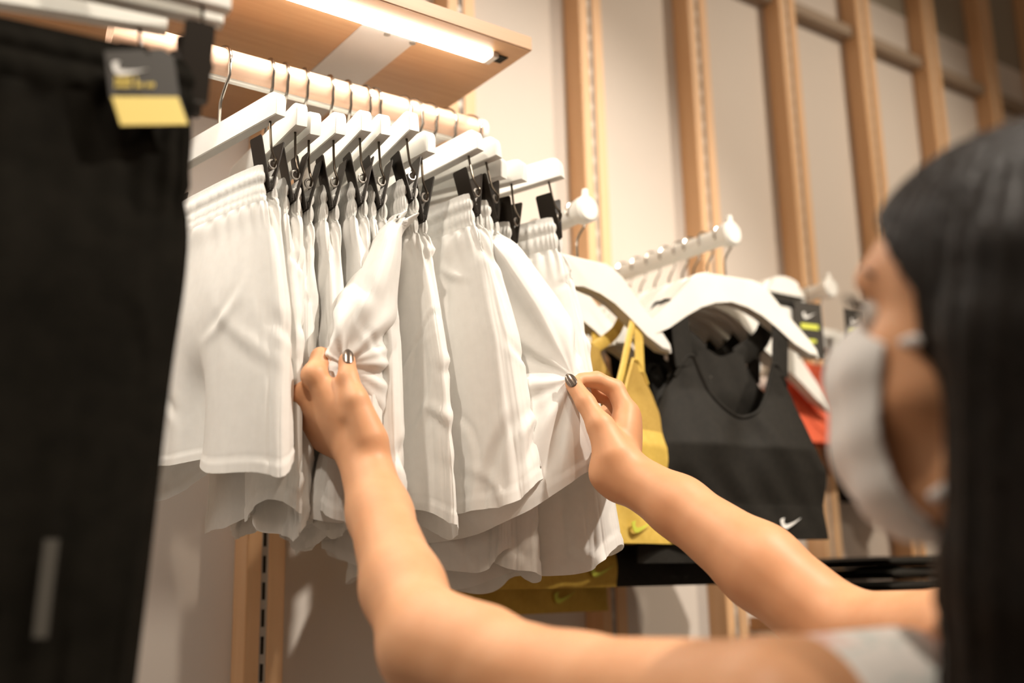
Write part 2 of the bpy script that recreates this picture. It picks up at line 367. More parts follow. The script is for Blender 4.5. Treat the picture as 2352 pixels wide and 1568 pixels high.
def ring_shorts(rows, seed, pinch, label, fr, amp=.003, zrows=None, hemy=None, radial=.0035):
    R = np.array(rows, float)           # rows x K x 3
    K = R.shape[1]
    A = np.stack([crom(R[:, k], NV-BANDROWS) for k in range(K)], 1)
    g0 = generic_shorts(fr, seed, .07)[:BANDROWS]
    G = np.stack([crom(A[i], NU, True) for i in range(A.shape[0])], 0)
    # blend the first rows of the body into the waistband so they meet
    sh_ = int(np.argmin([np.abs(np.roll(G[0], s, 0)-g0[-1]).sum() for s in range(0, NU)])); G = np.roll(G, sh_, 1)
    fl = G[:, ::-1]; 
    fl = np.roll(fl, int(np.argmin([np.abs(np.roll(fl[0], s, 0)-g0[-1]).sum() for s in range(NU)])), 1)
    if np.abs(fl[0]-g0[-1]).sum() < np.abs(G[0]-g0[-1]).sum(): G = fl
    off = g0[-1]-G[0]
    for i in range(14): G[i] += off*(1-i/14)**2
    n = normals(G); u = np.linspace(0, 2*PI, NU, endpoint=False)
    for i in range(G.shape[0]):
        v = i/(G.shape[0]-1); f = fold(u, np.full_like(u, v), seed+3, amp*min(1, v*5)*(.4+1.0*v))
        if pinch is not None:
            w = G[i]-pinch; rr = np.linalg.norm(w, axis=1); th = np.arctan2(w@UP, w@RT)
            near = np.exp(-((rr-.07)/.085)**2); f = f*np.clip(rr/.09, 0, 1)+radial*near*(np.sin(th*8+.5)+.6*np.sin(th*15+2))*np.clip(rr/.05, 0, 1)
        G[i] += n[i]*f[:, None]
    G = np.concatenate([g0[:-1], g0[-1:], G[1:]], 0); G = creases(G, seed, .0022, 16)
    q = G.shape[0]
    nn = normals(G)
    for i in range(q-4, q): G[i] += nn[i]*.0010
    return finish_shorts(G, 'white_shorts', label)
for i in range(13):
    if i in (6, 9): continue
    O = frames[i][0]
    G = generic_shorts(frames[i], 10+i*3, zh[i], Bw=.0125 if 0 < i < 8 else .0145, Bh=(.017 if 0 < i < 8 else .026) if i else .022, amp=.0036 if 0 < i < 8 else .0044, A1=(.135 if i < 9 else .122), lean=(0, 0, 0, 0, 0, 0, 0, 0, 0, 0, -.004, -.010, -.018)[i]+(.012 if i == 7 else 0))
    finish_shorts(G, 'white_shorts', slabel[i])
x7 = frames[6][0][0]; PL = D(786, 838, 1.062)
def WW(x, y, z): return (x, y, z)
rows7 = [
 [WW(x7-.012, 1.20, .39), WW(x7-.013, 1.08, .39), Wy(868, 500, .985), Wy(890, 490, .955), Wy(912, 495, .970), WW(x7+.013, 1.08, .39), WW(x7+.010, 1.20, .39)],
 [WW(x7-.016, 1.21, .35), WW(x7-.02, 1.09, .35), Wy(852, 560, .975), Wy(890, 545, .935), Wy(923, 552, .955), WW(x7+.02, 1.08, .35), WW(x7+.014, 1.21, .35)],
 [WW(x7-.018, 1.21, .30), WW(x7-.03, 1.09, .30), Wy(795, 680, .965), Wy(845, 680, .925), Wy(915, 655, .945), WW(x7+.01, 1.08, .30), WW(x7+.014, 1.21, .30)],
 [WW(x7-.020, 1.21, .24), WW(x7-.04, 1.08, .24), Wy(752, 800, .950), Wy(786, 806, .944), Wy(888, 780, .936), WW(x7-.005, 1.08, .24), WW(x7+.012, 1.21, .24)],
 [WW(x7-.020, 1.21, .21), WW(x7-.04, 1.08, .21), Wy(750, 850, .955), Wy(786, 850, .952), Wy(884, 860, .936), WW(x7-.005, 1.08, .21), WW(x7+.012, 1.21, .21)],
 [WW(x7-.020, 1.22, .15), WW(x7-.045, 1.08, .15), Wy(735, 990, .97), Wy(805, 980, .945), Wy(886, 970, .950), WW(x7, 1.08, .15), WW(x7+.012, 1.22, .15)],
 [WW(x7-.022, 1.23, .07), WW(x7-.05, 1.10, .07), Wy(700, 1190, 1.0), Wy(790, 1200, .96), Wy(885, 1160, .962), WW(x7+.005, 1.10, .075), WW(x7+.015, 1.23, .07)]]
ring_shorts(rows7, 71, PL, slabel[6], frames[6], .0025)
x10 = frames[9][0][0]; PR = D(1318, 868, 1.165)
rows10 = [
 [WW(x10-.010, 1.20, .39), WW(x10-.013, 1.08, .39), Wy(1088, 530, .985), Wy(1115, 515, .955), Wy(1140, 525, .975), WW(x10+.013, 1.08, .39), WW(x10+.010, 1.20, .39)],
 [WW(x10-.012, 1.20, .35), WW(x10-.018, 1.09, .35), Wy(1092, 600, .99), Wy(1160, 590, .945), Wy(1195, 585, .965), WW(x10+.03, 1.08, .35), WW(x10+.014, 1.20, .35)],
 [WW(x10-.012, 1.20, .30), WW(x10-.02, 1.09, .30), Wy(1120, 710, .985), Wy(1240, 710, .915), Wy(1262, 695, .945), WW(x10+.045, 1.08, .30), WW(x10+.02, 1.20, .30)],
 [WW(x10-.012, 1.20, .24), WW(x10-.02, 1.08, .24), Wy(1200, 830, .945), Wy(1312, 858, .888), Wy(1330, 862, .905), WW(x10+.05, 1.07, .24), WW(x10+.02, 1.20, .24)],
 [WW(x10-.012, 1.20, .21), WW(x10-.02, 1.08, .20), Wy(1190, 900, .930), Wy(1314, 880, .888), Wy(1336, 885, .905), WW(x10+.05, 1.07, .21), WW(x10+.02, 1.20, .21)],
 [WW(x10-.014, 1.21, .13), WW(x10-.05, 1.07, .13), Wy(1200, 1030, .915), Wy(1335, 990, .885), Wy(1352, 975, .925), WW(x10+.06, 1.08, .15), WW(x10+.02, 1.22, .13)],
 [WW(x10-.02, 1.23, .05), Wy(1020, 1245, 1.03), Wy(1190, 1185, .92), Wy(1345, 1085, .89), Wy(1375, 1062, .93), WW(x10+.06, 1.09, .10), WW(x10+.02, 1.23, .05)]]
ring_shorts(rows10, 92, PR, slabel[9], frames[9], .0025)
#PERSON
# ------------------------------------------------------------------ signed-distance modelling (person)
class Cone:
    def __init__(s, a, b, ra, rb, flat=None, f=1.0):
        s.a, s.b, s.ra, s.rb = np.array(a, float), np.array(b, float), ra, rb; s.f = f
        s.n = None if flat is None else np.array(flat, float)/np.linalg.norm(flat)
        s.c = (s.a+s.b)/2; s.R = np.linalg.norm(s.b-s.a)/2+max(ra, rb)
    def __call__(s, P):
        ab = s.b-s.a; L = ab@ab+1e-12; w = P-s.a; t = np.clip(w@ab/L, 0, 1); q = w-t[:, None]*ab
        if s.n is not None: q = q+((q@s.n)*(1/s.f-1))[:, None]*s.n
        return np.linalg.norm(q, axis=1)-(s.ra+(s.rb-s.ra)*t)
class Ell:
    def __init__(s, c, ax, r):
        s.c = np.array(c, float); s.A = np.array([np.array(a)/np.linalg.norm(a) for a in ax]); s.r = np.array(r, float); s.R = max(r)
    def __call__(s, P):
        q = (P-s.c)@s.A.T; k0 = np.linalg.norm(q/s.r, axis=1); k1 = np.linalg.norm(q/s.r**2, axis=1)+1e-9
        return k0*(k0-1)/k1
def smin(a, b, k):
    h = np.maximum(k-np.abs(a-b), 0)/k; return np.minimum(a, b)-h*h*k*.25
def sdf_eval(groups, P, c, rad):
    out = np.full(len(P), 1e3)
    for k_in, k_out, prims in groups:
        g = None
        for p in prims:
            sub = isinstance(p, tuple); q = p[1] if sub else p
            if np.linalg.norm(q.c-c) > q.R+rad+.03: continue
            d = q(P)
            if sub: g = None if g is None else -smin(-g, d, p[2])      # smooth carve
            else: g = d if g is None else smin(g, d, k_in)
        if g is not None: out = smin(out, g, k_out)
    return out
def surface_nets(groups, h, clip=None, post=None):
    B = 14; prims = [(p[1] if isinstance(p, tuple) else p) for g in groups for p in g[2]]
    lo = np.min([p.c-p.R-.01 for p in prims], 0); hi = np.max([p.c+p.R+.01 for p in prims], 0)
    if clip is not None: lo = np.maximum(lo, clip[0]); hi = np.minimum(hi, clip[1])
    nb = np.ceil((hi-lo)/(h*B)).astype(int)
    bi = np.stack(np.meshgrid(*[np.arange(n) for n in nb], indexing='ij'), -1).reshape(-1, 3)
    cen = lo+(bi+.5)*B*h; rad = B*h*.87
    near = np.zeros(len(bi), bool)
    for p in prims: near |= np.linalg.norm(cen-p.c, axis=1) < p.R+rad+.01
    bi, cen = bi[near], cen[near]
    g = np.stack(np.meshgrid(*[np.arange(B+1)]*3, indexing='ij'), -1).reshape(-1, 3)
    big = nb*B+2; key = lambda I: (I[..., 0]*big[1]+I[..., 1])*big[2]+I[..., 2]
    VK, VP, FK = [], [], []
    for b, c in zip(bi, cen):
        dc = sdf_eval(groups, c[None], c, rad)[0]
        if abs(dc) > rad*1.35+.012 : continue
        I = b*B+g; P = lo+I*h; d = sdf_eval(groups, P, c, rad)
        if post is not None: d = post(P, d)
        d = d.reshape(B+1, B+1, B+1); sg = d < 0
        if sg.all() or not sg.any(): continue
        acc = np.zeros((B, B, B, 3)); cnt = np.zeros((B, B, B))
        for a in range(3):
            for o1 in (0, 1):
                for o2 in (0, 1):
                    s0 = [None]*3; s1 = [None]*3; oth = [x for x in range(3) if x != a]
                    s0[a] = slice(0, B); s1[a] = slice(1, B+1)
                    for ax_, o in zip(oth, (o1, o2)): s0[ax_] = s1[ax_] = slice(o, B+o)
                    d0, d1 = d[tuple(s0)], d[tuple(s1)]; cr = (d0 < 0) != (d1 < 0)
                    t = np.where(cr, d0/np.where(cr, d0-d1, 1), 0)
                    v = np.zeros((B, B, B, 3)); v[..., a] = t
                    for ax_, o in zip(oth, (o1, o2)): v[..., ax_] = o
                    acc += v*cr[..., None]; cnt += cr
        m = cnt > 0; idx = np.argwhere(m); GI = b*B+idx
        VK.append(key(GI)); VP.append(lo+(GI+acc[m]/cnt[m][:, None])*h)
        for a in range(3):
            s0 = [slice(0, B)]*3; s1 = [slice(0, B)]*3; s1[a] = slice(1, B+1)
            d0, d1 = d[tuple(s0)], d[tuple(s1)]; cr = (d0 < 0) != (d1 < 0); idx = np.argwhere(cr)
            if not len(idx): continue
            I0 = b*B+idx; e1 = np.zeros(3, int); e2 = np.zeros(3, int); oth = [(a+1) % 3, (a+2) % 3]; e1[oth[0]] = 1; e2[oth[1]] = 1
            q = np.stack([key(I0-e1-e2), key(I0-e2), key(I0), key(I0-e1)], 1)
            fl = d0[cr] > 0; q[fl] = q[fl][:, ::-1]; FK.append(q)
    VK = np.concatenate(VK); VP = np.concatenate(VP); FK = np.concatenate(FK)
    o = np.argsort(VK); VK, VP = VK[o], VP[o]
    J = np.searchsorted(VK, FK); J = np.clip(J, 0, len(VK)-1); ok = (VK[J] == FK).all(1)
    return VP, J[ok]
def mesh_obj(name, V, Fq, mat, parent=None, smooth_it=2, lam=.5):
    V = V.copy()
    if smooth_it:
        E0 = np.concatenate([Fq[:, [i, (i+1) % 4]] for i in range(4)])
        for it in range(smooth_it):
            acc = np.zeros_like(V); cnt = np.zeros(len(V))
            np.add.at(acc, E0[:, 0], V[E0[:, 1]]); np.add.at(acc, E0[:, 1], V[E0[:, 0]]); np.add.at(cnt, E0[:, 0], 1); np.add.at(cnt, E0[:, 1], 1)
            V += lam*(acc/np.maximum(cnt, 1)[:, None]-V)
    off = np.array(parent_world(parent)) if parent else np.zeros(3)
    me = bpy.data.meshes.new(name); me.from_pydata((V-off).tolist(), [], Fq.tolist()); me.update()
    bm = bmesh.new(); bm.from_mesh(me); bmesh.ops.recalc_face_normals(bm, faces=bm.faces); bm.to_mesh(me); bm.free()
    me.materials.append(mat); me.shade_smooth()
    o = bpy.data.objects.new(name, me); COL.objects.link(o)
    if parent: o.parent = parent
    return o
skin = nmat('skin', (.74, .43, .26), .5, 0, .4); noise_mix(skin, (.63, .31, .155), (.70, .375, .205), nscale=22, detail=3, bump=.06, bdist=.0006)
_s = skin.node_tree.nodes['Principled BSDF']; _s.inputs['Subsurface Weight'].default_value = .18; _s.inputs['Subsurface Radius'].default_value = (1, .35, .18); _s.inputs['Subsurface Scale'].default_value = .006
M['skin'] = skin
M['hair'] = noise_mix(nmat('black_hair', (.010, .007, .005), .45, 0, .25), (.004, .003, .002), (.014, .009, .006), (60, 60, 3), 6, 5, .8, .004)
M['nail'] = nmat('taupe_nail_polish', (.20, .155, .125), .22, .75, .6)
M['mask'] = cloth_mat('white_mask_cloth', (.78, .76, .74), (.84, .82, .80), .12, .85, 60, .2, .001)
M['eye'] = nmat('eye_white', (.6, .55, .5), .2); M['iris'] = nmat('iris', (.03, .015, .008), .1)
top = nmat('floral_top', (.82, .80, .76), .85); M['top'] = noise_mix(top, (.84, .82, .79), (.84, .82, .79), nscale=20)
_nt = top.node_tree; _cr = [n for n in _nt.nodes if n.type == 'VALTORGB'][0]
for pos, c in ((.42, (.82, .80, .77)), (.46, (.62, .68, .66)), (.49, (.84, .82, .79)), (.66, (.78, .50, .44)), (.69, (.84, .82, .79))):
    e_ = _cr.color_ramp.elements.new(pos); e_.color = (*c, 1)

def capsules(pts, rs, flat=None, f=1.0): return [Cone(a, b, ra, rb, flat, f) for a, b, ra, rb in zip(pts[:-1], pts[1:], rs[:-1], rs[1:])]
# ---- left hand (back of the hand towards the camera)
Lw = D(834, 1045, 1.03)
Lm = [D(722, 862, 1.048), D(697, 905, 1.062), D(697, 950, 1.078), D(708, 993, 1.088)]
def chain(keys, rs): return capsules([D(*k) for k in keys], rs)
L_index = chain([(722, 862, 1.048), (737, 820, 1.066), (766, 826, 1.082), (776, 846, 1.080)], [.0112, .0098, .0088, .0078])
L_mid = chain([(697, 905, 1.062), (690, 893, 1.098), (722, 905, 1.114), (745, 915, 1.100)], [.0108, .0098, .0088, .008])
L_ring = chain([(697, 950, 1.078), (687, 945, 1.114), (722, 952, 1.126), (745, 960, 1.112)], [.0104, .0094, .0086, .0078])
L_lit = chain([(708, 993, 1.088), (695, 995, 1.116), (722, 1000, 1.128), (745, 1000, 1.116)], [.0096, .0086, .0078, .007])
L_thumb = chain([(845, 1000, 1.022), (817, 920, 1.028), (799, 868, 1.042), (797, 828, 1.054)], [.0150, .0118, .0098, .0085])
vL = D(834, 1045, 1.03)
L_palm = [Cone(Lw, m, .0165, .0112) for m in Lm]+[Cone(m, m*.999, .0128, .0128) for m in Lm]+[Ell((Lw*.42+(Lm[1]+Lm[2])*.29), [Lm[0]-Lm[3], Lw-Lm[1], np.cross(Lm[0]-Lm[3], Lw-Lm[1])], (.034, .042, .0135)),
    Cone(D(850, 1010, 1.022), D(812, 915, 1.034), .017, .0125), Cone(D(800, 950, 1.03), D(765, 890, 1.045), .010, .009)]
palm_carve_L = [('-', Cone(a*.6+Lw*.4, a*.96+Lw*.04, .0022, .0028), .004) for a in []]
# ---- right hand (thumb and palm side towards the camera)
Rw = D(1422, 1082, 1.125)
Rm_ = [D(1438, 945, 1.168), D(1442, 965, 1.190), D(1440, 990, 1.208), D(1436, 1015, 1.218)]
R_index = chain([(1438, 945, 1.168), (1413, 893, 1.180), (1370, 872, 1.176), (1334, 872, 1.168)], [.0118, .0104, .0092, .0080])
R_mid = chain([(1442, 965, 1.190), (1402, 912, 1.204), (1366, 905, 1.198), (1345, 893, 1.185)], [.0112, .0098, .0088, .008])
R_ring = chain([(1440, 990, 1.208), (1398, 945, 1.228), (1372, 960, 1.222), (1385, 985, 1.205)], [.0108, .0094, .0086, .0078])
R_lit = chain([(1436, 1015, 1.218), (1398, 985, 1.236), (1378, 1000, 1.228), (1392, 1020, 1.21)], [.0098, .0086, .0078, .007])
R_thumb = chain([(1408, 1040, 1.122), (1376, 975, 1.130), (1345, 924, 1.143), (1316, 881, 1.157)], [.0165, .0130, .0102, .0088])
R_palm = [Cone(Rw, m, .0175, .0115) for m in Rm_]+[Ell((Rw*.45+(Rm_[1]+Rm_[2])*.275), [Rm_[0]-Rm_[3], Rw-Rm_[1], np.cross(Rm_[0]-Rm_[3], Rw-Rm_[1])], (.034, .042, .018)),
    Cone(D(1408, 1045, 1.120), D(1384, 985, 1.132), .0200, .0150), Cone(D(1425, 1050, 1.15), D(1440, 960, 1.172), .017, .013)]
# ---- arms
camn = FW
Lel = D(985, 1488, .835); Rel = D(1945, 1462, .975)
Lsh = D(1800, 1690, .60); Rsh = CC(.455, -.262, .79)
L_arm = [Cone(Lw, D(872, 1180, .985), .0245, .0282, camn, .82), Cone(D(872, 1180, .985), D(925, 1350, .905), .0282, .0340), Cone(D(925, 1350, .905), Lel, .0340, .0365),
    Cone(Lel, D(1330, 1610, .745), .0385, .0440), Cone(D(1330, 1610, .745), Lsh, .0440, .0520), Cone(D(1000, 1450, .84), D(1100, 1500, .81), .030, .036)]
R_arm = [Cone(Rw, D(1560, 1165, 1.085), .0265, .0300, camn, .85), Cone(D(1560, 1165, 1.085), D(1745, 1300, 1.03), .0300, .0395), Cone(D(1745, 1300, 1.03), Rel, .0395, .0400),
    Cone(Rel, CC(.37, -.245, .87), .0400, .0430), Cone(CC(.37, -.245, .87), Rsh, .0430, .0500), Cone(D(1385, 1092, 1.118), D(1420, 1110, 1.12), .012, .016)]
# ---- head
Hc = CC(.287, .002, .590)
Fd = -.76*RT+.05*UP+.64*FW; Fd /= np.linalg.norm(Fd); Ud = UP*.98+.15*RT-.08*FW; Ud -= Fd*(Ud@Fd); Ud /= np.linalg.norm(Ud); Ld = np.cross(Ud, Fd)
def h(f, l, u): return Hc+Fd*f+Ld*l+Ud*u
F0 = -.76*RT+.64*FW; F0 /= np.linalg.norm(F0); L0 = np.cross(UP, F0)
def hh(f, l, u): return Hc+F0*f+L0*l+UP*u
nb_ = CC(.315, -.185, .640)
head = [Ell(h(-.010, 0, .024), [Fd, Ld, Ud], (.098, .076, .080)), Ell(h(.030, 0, -.035), [Fd, Ld, Ud], (.062, .060, .080)),
    Cone(h(.045, .020, -.092), h(.045, -.020, -.092), .022, .022), Cone(h(.062, 0, -.098), h(.055, 0, -.09), .017, .02),
    Cone(h(-.02, .055, -.055), h(.045, .025, -.092), .022, .022), Cone(h(-.02, -.055, -.055), h(.045, -.025, -.092), .022, .022),
    Cone(h(.055, .042, -.018), h(.045, .050, -.035), .022, .020), Cone(h(.055, -.042, -.018), h(.045, -.050, -.035), .022, .020),
    Cone(h(.078, .030, .028), h(.078, -.030, .028), .012, .012), Ell(h(.028, 0, .040), [Fd, Ld, Ud], (.056, .060, .046))]
nose = [Cone(h(.082, 0, .015), h(.104, 0, -.022), .0075, .0105), Cone(h(.100, .009, -.026), h(.100, -.009, -.026), .0085, .0085),
    Cone(h(.088, .014, -.060), h(.088, -.014, -.060), .0085, .0085), Cone(h(.086, .012, -.072), h(.086, -.012, -.072), .0085, .0085)]
ears = [Ell(h(-.012, s_*.076, -.005), [Fd+Ld*s_*.5, Ld, Ud], (.018, .007, .030)) for s_ in (1, -1)]
eyes_carve = [('-', Ell(h(.088, s_*.031, .008), [Fd, Ld, Ud], (.014, .017, .011)), .008) for s_ in (1, -1)]
neck = [Cone(h(-.03, 0, -.06), nb_, .052, .056)]
torso = [Ell(CC(.300, -.39, .70), [Rsh-Lsh, UP, np.cross(Rsh-Lsh, UP)], (.15, .17, .085)), Ell(CC(.30, -.56, .70), [Rsh-Lsh, UP, np.cross(Rsh-Lsh, UP)], (.135, .20, .09)),
    Cone(Lsh, nb_+UP*-.03, .048, .045), Cone(Rsh, nb_+UP*-.03, .048, .045), Ell(CC(.30, -.75, .70), [Rsh-Lsh, UP, np.cross(Rsh-Lsh, UP)], (.165, .14, .11))]
body = [(.012, .02, torso), (.015, .02, L_arm), (.015, .02, R_arm), (.02, .02, neck), (.014, .02, head+eyes_carve+[]), (.008, .008, nose), (.004, .004, ears),
    (.006, .012, L_palm), (.0035, .0035, L_index), (.003, .0022, L_mid), (.003, .0022, L_ring), (.003, .0022, L_lit), (.005, .005, L_thumb),
    (.010, .016, R_palm), (.0035, .0035, R_index), (.003, .0022, R_mid), (.003, .0022, R_ring), (.003, .0022, R_lit), (.005, .005, R_thumb)]
V, Fq = surface_nets(body, .0021)
person = mesh_obj('person', V, Fq, M['skin'], None, 2, .5)
tag(person, 'person with long black hair and white face mask handling the white shorts', 'person')
# nails
def nail(tip, prev, nrm, l, w, rad):
    t = (tip-prev)/np.linalg.norm(tip-prev); n = nrm-t*(nrm@t); n /= np.linalg.norm(n); s_ = np.cross(t, n); c = tip+n*0
    G = []
    for i in range(13):
        a = -1+2*i/12; ww = w*(1-abs(a)**3.2*.75 if a < 0 else 1-abs(a)**2.6*.85); row = []
        for j in range(13):
            b = -1+2*j/12; th = b*ww/rad*.95
            row.append(c+t*(l*a)+n*(rad*math.cos(th)+.0003-.0010*a*a*(1 if a > 0 else .3))+s_*(rad*math.sin(th)))
        G.append(row)
    mb = MB().grid(np.array(G)); o = mb.build('fingernail', M['nail'], person); sm = o.modifiers.new('t', 'SOLIDIFY'); sm.thickness = .0008; sm.offset = 1
    o['label'] = 'taupe metallic polished nail'
nail(D(797, 829, 1.053), D(799, 868, 1.041), -D(796, 838, 1)*.9+RT*.15+UP*.25, .0088, .0062, .0089)
nail(D(1315, 880, 1.157), D(1345, 924, 1.143), -D(1316, 881, 1)-RT*.05+UP*.15, .0088, .0066, .0093)
# eye
for s_ in (1, -1):
    e_ = MB(); bm = bmesh.new(); bmesh.ops.create_uvsphere(bm, u_segments=24, v_segments=14, radius=.0115, matrix=Matrix.Translation(T(*h(.074, s_*.031, .008))))
    bm.verts.index_update(); e_.add([v.co[:] for v in bm.verts], [[v.index for v in f.verts] for f in bm.faces]); bm.free(); eo = e_.build('eye', M['eye'], person)
    bm = bmesh.new(); bmesh.ops.create_uvsphere(bm, u_segments=16, v_segments=10, radius=.0058, matrix=Matrix.Translation(T(*h(.0803, s_*.031, .008)))); e_ = MB()
    bm.verts.index_update(); e_.add([v.co[:] for v in bm.verts], [[v.index for v in f.verts] for f in bm.faces]); bm.free(); e_.build('iris', M['iris'], eo)
    lm = MB()
    for k in range(13):
        a = (k/12-.5)*1.9; b0 = h(.084-.006*abs(a), s_*(.031+.014*a), .0135-.004*a*a); lm.tube([b0, b0+Fd*.006+Ud*.001+Ld*s_*a*.002, b0+Fd*.011+Ud*.006+Ld*s_*a*.005], [.0006, .0005, .0002], 5)
    br = [h(.083-.010*t*t, s_*(.031+.017*t), .030+.004*(1-t*t)) for t in np.linspace(-1, 1, 9)]
    lo_ = lm.build('eyelashes', M['hair'], person); MB().tube(br, [.0012, .002, .0026, .0028, .0028, .0026, .002, .0015, .0008], 7).build('eyebrow', M['hair'], person)
# mask: shell over the lower face
maskprims = [(.02, .02, [Ell(h(.030, 0, -.035), [Fd, Ld, Ud], (.070, .064, .084)), Cone(h(.050, .018, -.088), h(.050, -.018, -.088), .027, .027), Cone(h(.100, 0, -.022), h(.088, 0, -.080), .0135, .016),
    Cone(h(.055, .040, -.025), h(.050, .038, -.075), .026, .024), Cone(h(.055, -.040, -.025), h(.050, -.038, -.075), .026, .024)])]
def mask_post(P, d):
    q = P-Hc; f_, l_, u_ = q@Fd, q@Ld, q@Ud
    d = d-.0011*np.sin(u_*150+f_*60)*np.clip((f_-.02)/.05, 0, 1)
    sh_ = np.maximum(d-.004, -(d+.001))
    top_ = u_-(-.010+.30*(f_-.05)); bot_ = -(u_+.118+.25*(.07-f_)*0)
    lim = .060-.034*np.clip(-(u_+.045)/.07, 0, 1)**2
    back_ = (lim-.004)-f_+abs(l_)*.0
    return np.maximum(np.maximum(sh_, top_), np.maximum(bot_, back_))
V, Fq = surface_nets(maskprims, .0018, post=mask_post)
mo = mesh_obj('face_mask', V, Fq, M['mask'], person, 2, .5)
for s_ in (1, -1):
    MB().tube(crom([h(.058, s_*.056, -.010), h(.020, s_*.074, .0), h(-.014, s_*.083, .010), h(-.028, s_*.084, -.010), h(-.015, s_*.078, -.040), h(.008, s_*.068, -.070), h(.030, s_*.056, -.088)], 30), (.0034), 10).build('ear_loop', M['mask'], mo)
# hair: cap + long straight fall
hair = [(.02, .02, [Ell(hh(-.022, 0, .030), [F0, L0, UP], (.104, .086, .086)), Cone(hh(-.035, .060, .02), hh(-.030, .072, -.12), .040, .036, L0, .55), Cone(hh(-.035, -.060, .02), hh(-.050, -.072, -.12), .040, .036, L0, .55),
    Cone(hh(-.060, .030, .02), hh(-.070, .030, -.20), .058, .055), Cone(hh(-.060, -.030, .02), hh(-.070, -.030, -.20), .058, .055),
    Cone(hh(-.030, .072, -.12), hh(-.020, .080, -.36), .036, .042, L0, .6), Cone(hh(-.070, .030, -.20), hh(-.060, .040, -.42), .055, .058), Cone(hh(-.070, -.030, -.20), hh(-.07, -.04, -.42), .055, .055),
    Cone(hh(-.012, .074, .04), hh(-.006, .072, -.12), .024, .028), Cone(hh(-.006, .072, -.12), hh(-.002, .064, -.30), .028, .036), Ell(h(-.006, 0, .032), [Fd, Ld, Ud], (.101, .081, .083)), Cone(hh(-.002, .062, -.30), hh(-.008, .06, -.46), .036, .04),
    Cone(hh(.012, .052, .062), hh(-.010, .074, .0), .020, .024), Cone(hh(.012, -.052, .062), hh(-.010, -.074, .0), .020, .024), Cone(hh(-.004, .078, .0), hh(-.018, .080, -.12), .024, .026)])]
def hair_post(P, d):
    q = P-Hc; a = np.arctan2(q@L0, -(q@F0)); u_ = q@Ud; f_ = q@Fd+.12*np.minimum(u_+.05, 0)
    d = d+.0011*np.sin(a*46+u_*9)+.0009*np.sin(a*83-u_*14+1)
    face = np.maximum(.0-(f_-.052-.25*np.maximum(u_-.03, 0)), -(u_-.094))      # keep the face free
    return np.maximum(d, (f_-(.040+.85*np.maximum(0, u_-.018)))*.7)
V, Fq = surface_nets(hair, .0024, post=hair_post)
mesh_obj('hair', V, Fq, M['hair'], person, 2, .4)
# top
sx = (Rsh-Lsh)/np.linalg.norm(Rsh-Lsh); sn = np.cross(sx, UP); sn /= np.linalg.norm(sn)
topp = [(.012, .02, torso)]
def top_post(P, d):
    q = P-nb_; a = q@sx; u_ = q@UP; b = q@sn
    sh_ = np.maximum(d-.0055, -(d-.001))
    strap = np.abs(np.abs(a)-.112)-.032
    lowr = (u_+.105)
    return np.maximum(sh_, np.minimum(strap, lowr))
V, Fq = surface_nets(topp, .0024, post=top_post)
to = mesh_obj('sleeveless_top', V, Fq, M['top'], person, 2, .5); to['label'] = 'white sleeveless top with small coloured flowers'
#PERSON_END
#BACKGROUND
# ------------------------------------------------------------------ face-out arms, sports tops behind the shopper's hands
def wall_arm(x, y0, z, lab, r=.0135, knob=.019):
    e = empty('face_out_arm', (x, YW-.04, z), lab, 'display arm')
    MB().tube([(x, y, z) for y in np.linspace(y0+.012, YW-.044, 8)], r, 22).build('arm_tube', M['whitemetal'], e)
    MB().tube([(x, y0-.006, z), (x, y0-.003, z), (x, y0+.006, z), (x, y0+.013, z)], [knob*.8, knob, knob, knob*.93], 26).build('knob', M['whitemetal'], e)
    MB().tube([(x, y0+.002, z+knob*.8), (x, y0+.002, z+knob+.010)], [.006, .0045], 10).build('stop_pin', M['whitemetal'], e)
    MB().box((x-.012, YW-.052, z-.03), (x+.012, YW-.0445, z+.03), .002).build('wall_bracket', M['whitemetal'], e, smooth=False)
    return e
wall_arm(.888, 1.045, .492, 'white display arm holding the gold sports tops')
wall_arm(1.170, 1.045, .508, 'white display arm holding the black sports tops and many hooks')
wall_arm(1.455, 1.20, .475, 'short white display arm behind the black sports tops')
wall_arm(1.62, 1.215, .53, 'small white display arm beside the covered nose, near the red top')
def top_hanger():
    e = empty('top_hanger', (0, 0, 0), '', 'hanger'); r = .0172
    pts = [(r*math.cos(math.radians(a)), 0, r*math.sin(math.radians(a))) for a in np.linspace(200, -25, 20)]
    pts += [(.0155, 0, -.014), (.006, 0, -.027), (.001, 0, -.036), (0, 0, -.046), (0, 0, -.066)]
    MB().tube(pts, .0017, 8).build('hook', M['chrome'], e, world=False)
    out = [(-.172, -.174), (-.168, -.160), (-.150, -.146), (-.110, -.112), (-.075, -.078), (-.062, -.068), (-.048, -.064), (.048, -.064), (.062, -.068), (.075, -.078), (.110, -.112), (.150, -.146), (.168, -.160), (.172, -.174)]
    inn = [(.150, -.172), (.120, -.156), (.086, -.134), (.060, -.116), (.032, -.106), (0, -.104), (-.032, -.106), (-.060, -.116), (-.086, -.134), (-.120, -.156), (-.150, -.172)]
    MB().prism(out+inn, (0, 0, 0), (1, 0, 0), (0, 0, 1), (0, 1, 0), .020, .003).build('shoulders', M['white'], e, world=False)
    return e
TH = top_hanger(); used_th = [False]
def put_hanger(x, y, z, yaw, lab, group):
    o = TH if not used_th[0] else ctree(TH); used_th[0] = True
    o.location = (x, y, z); o.rotation_euler = (0, 0, math.radians(yaw)); tag(o, lab, 'hanger', group); return o
def flat_swoosh(size, o, ax, ay, n, mat, name, parent, th=.0008, world=True):
    return MB().prism(swoosh_poly(size), o, ax, ay, n, th).build(name, mat, parent, smooth=False, world=world)
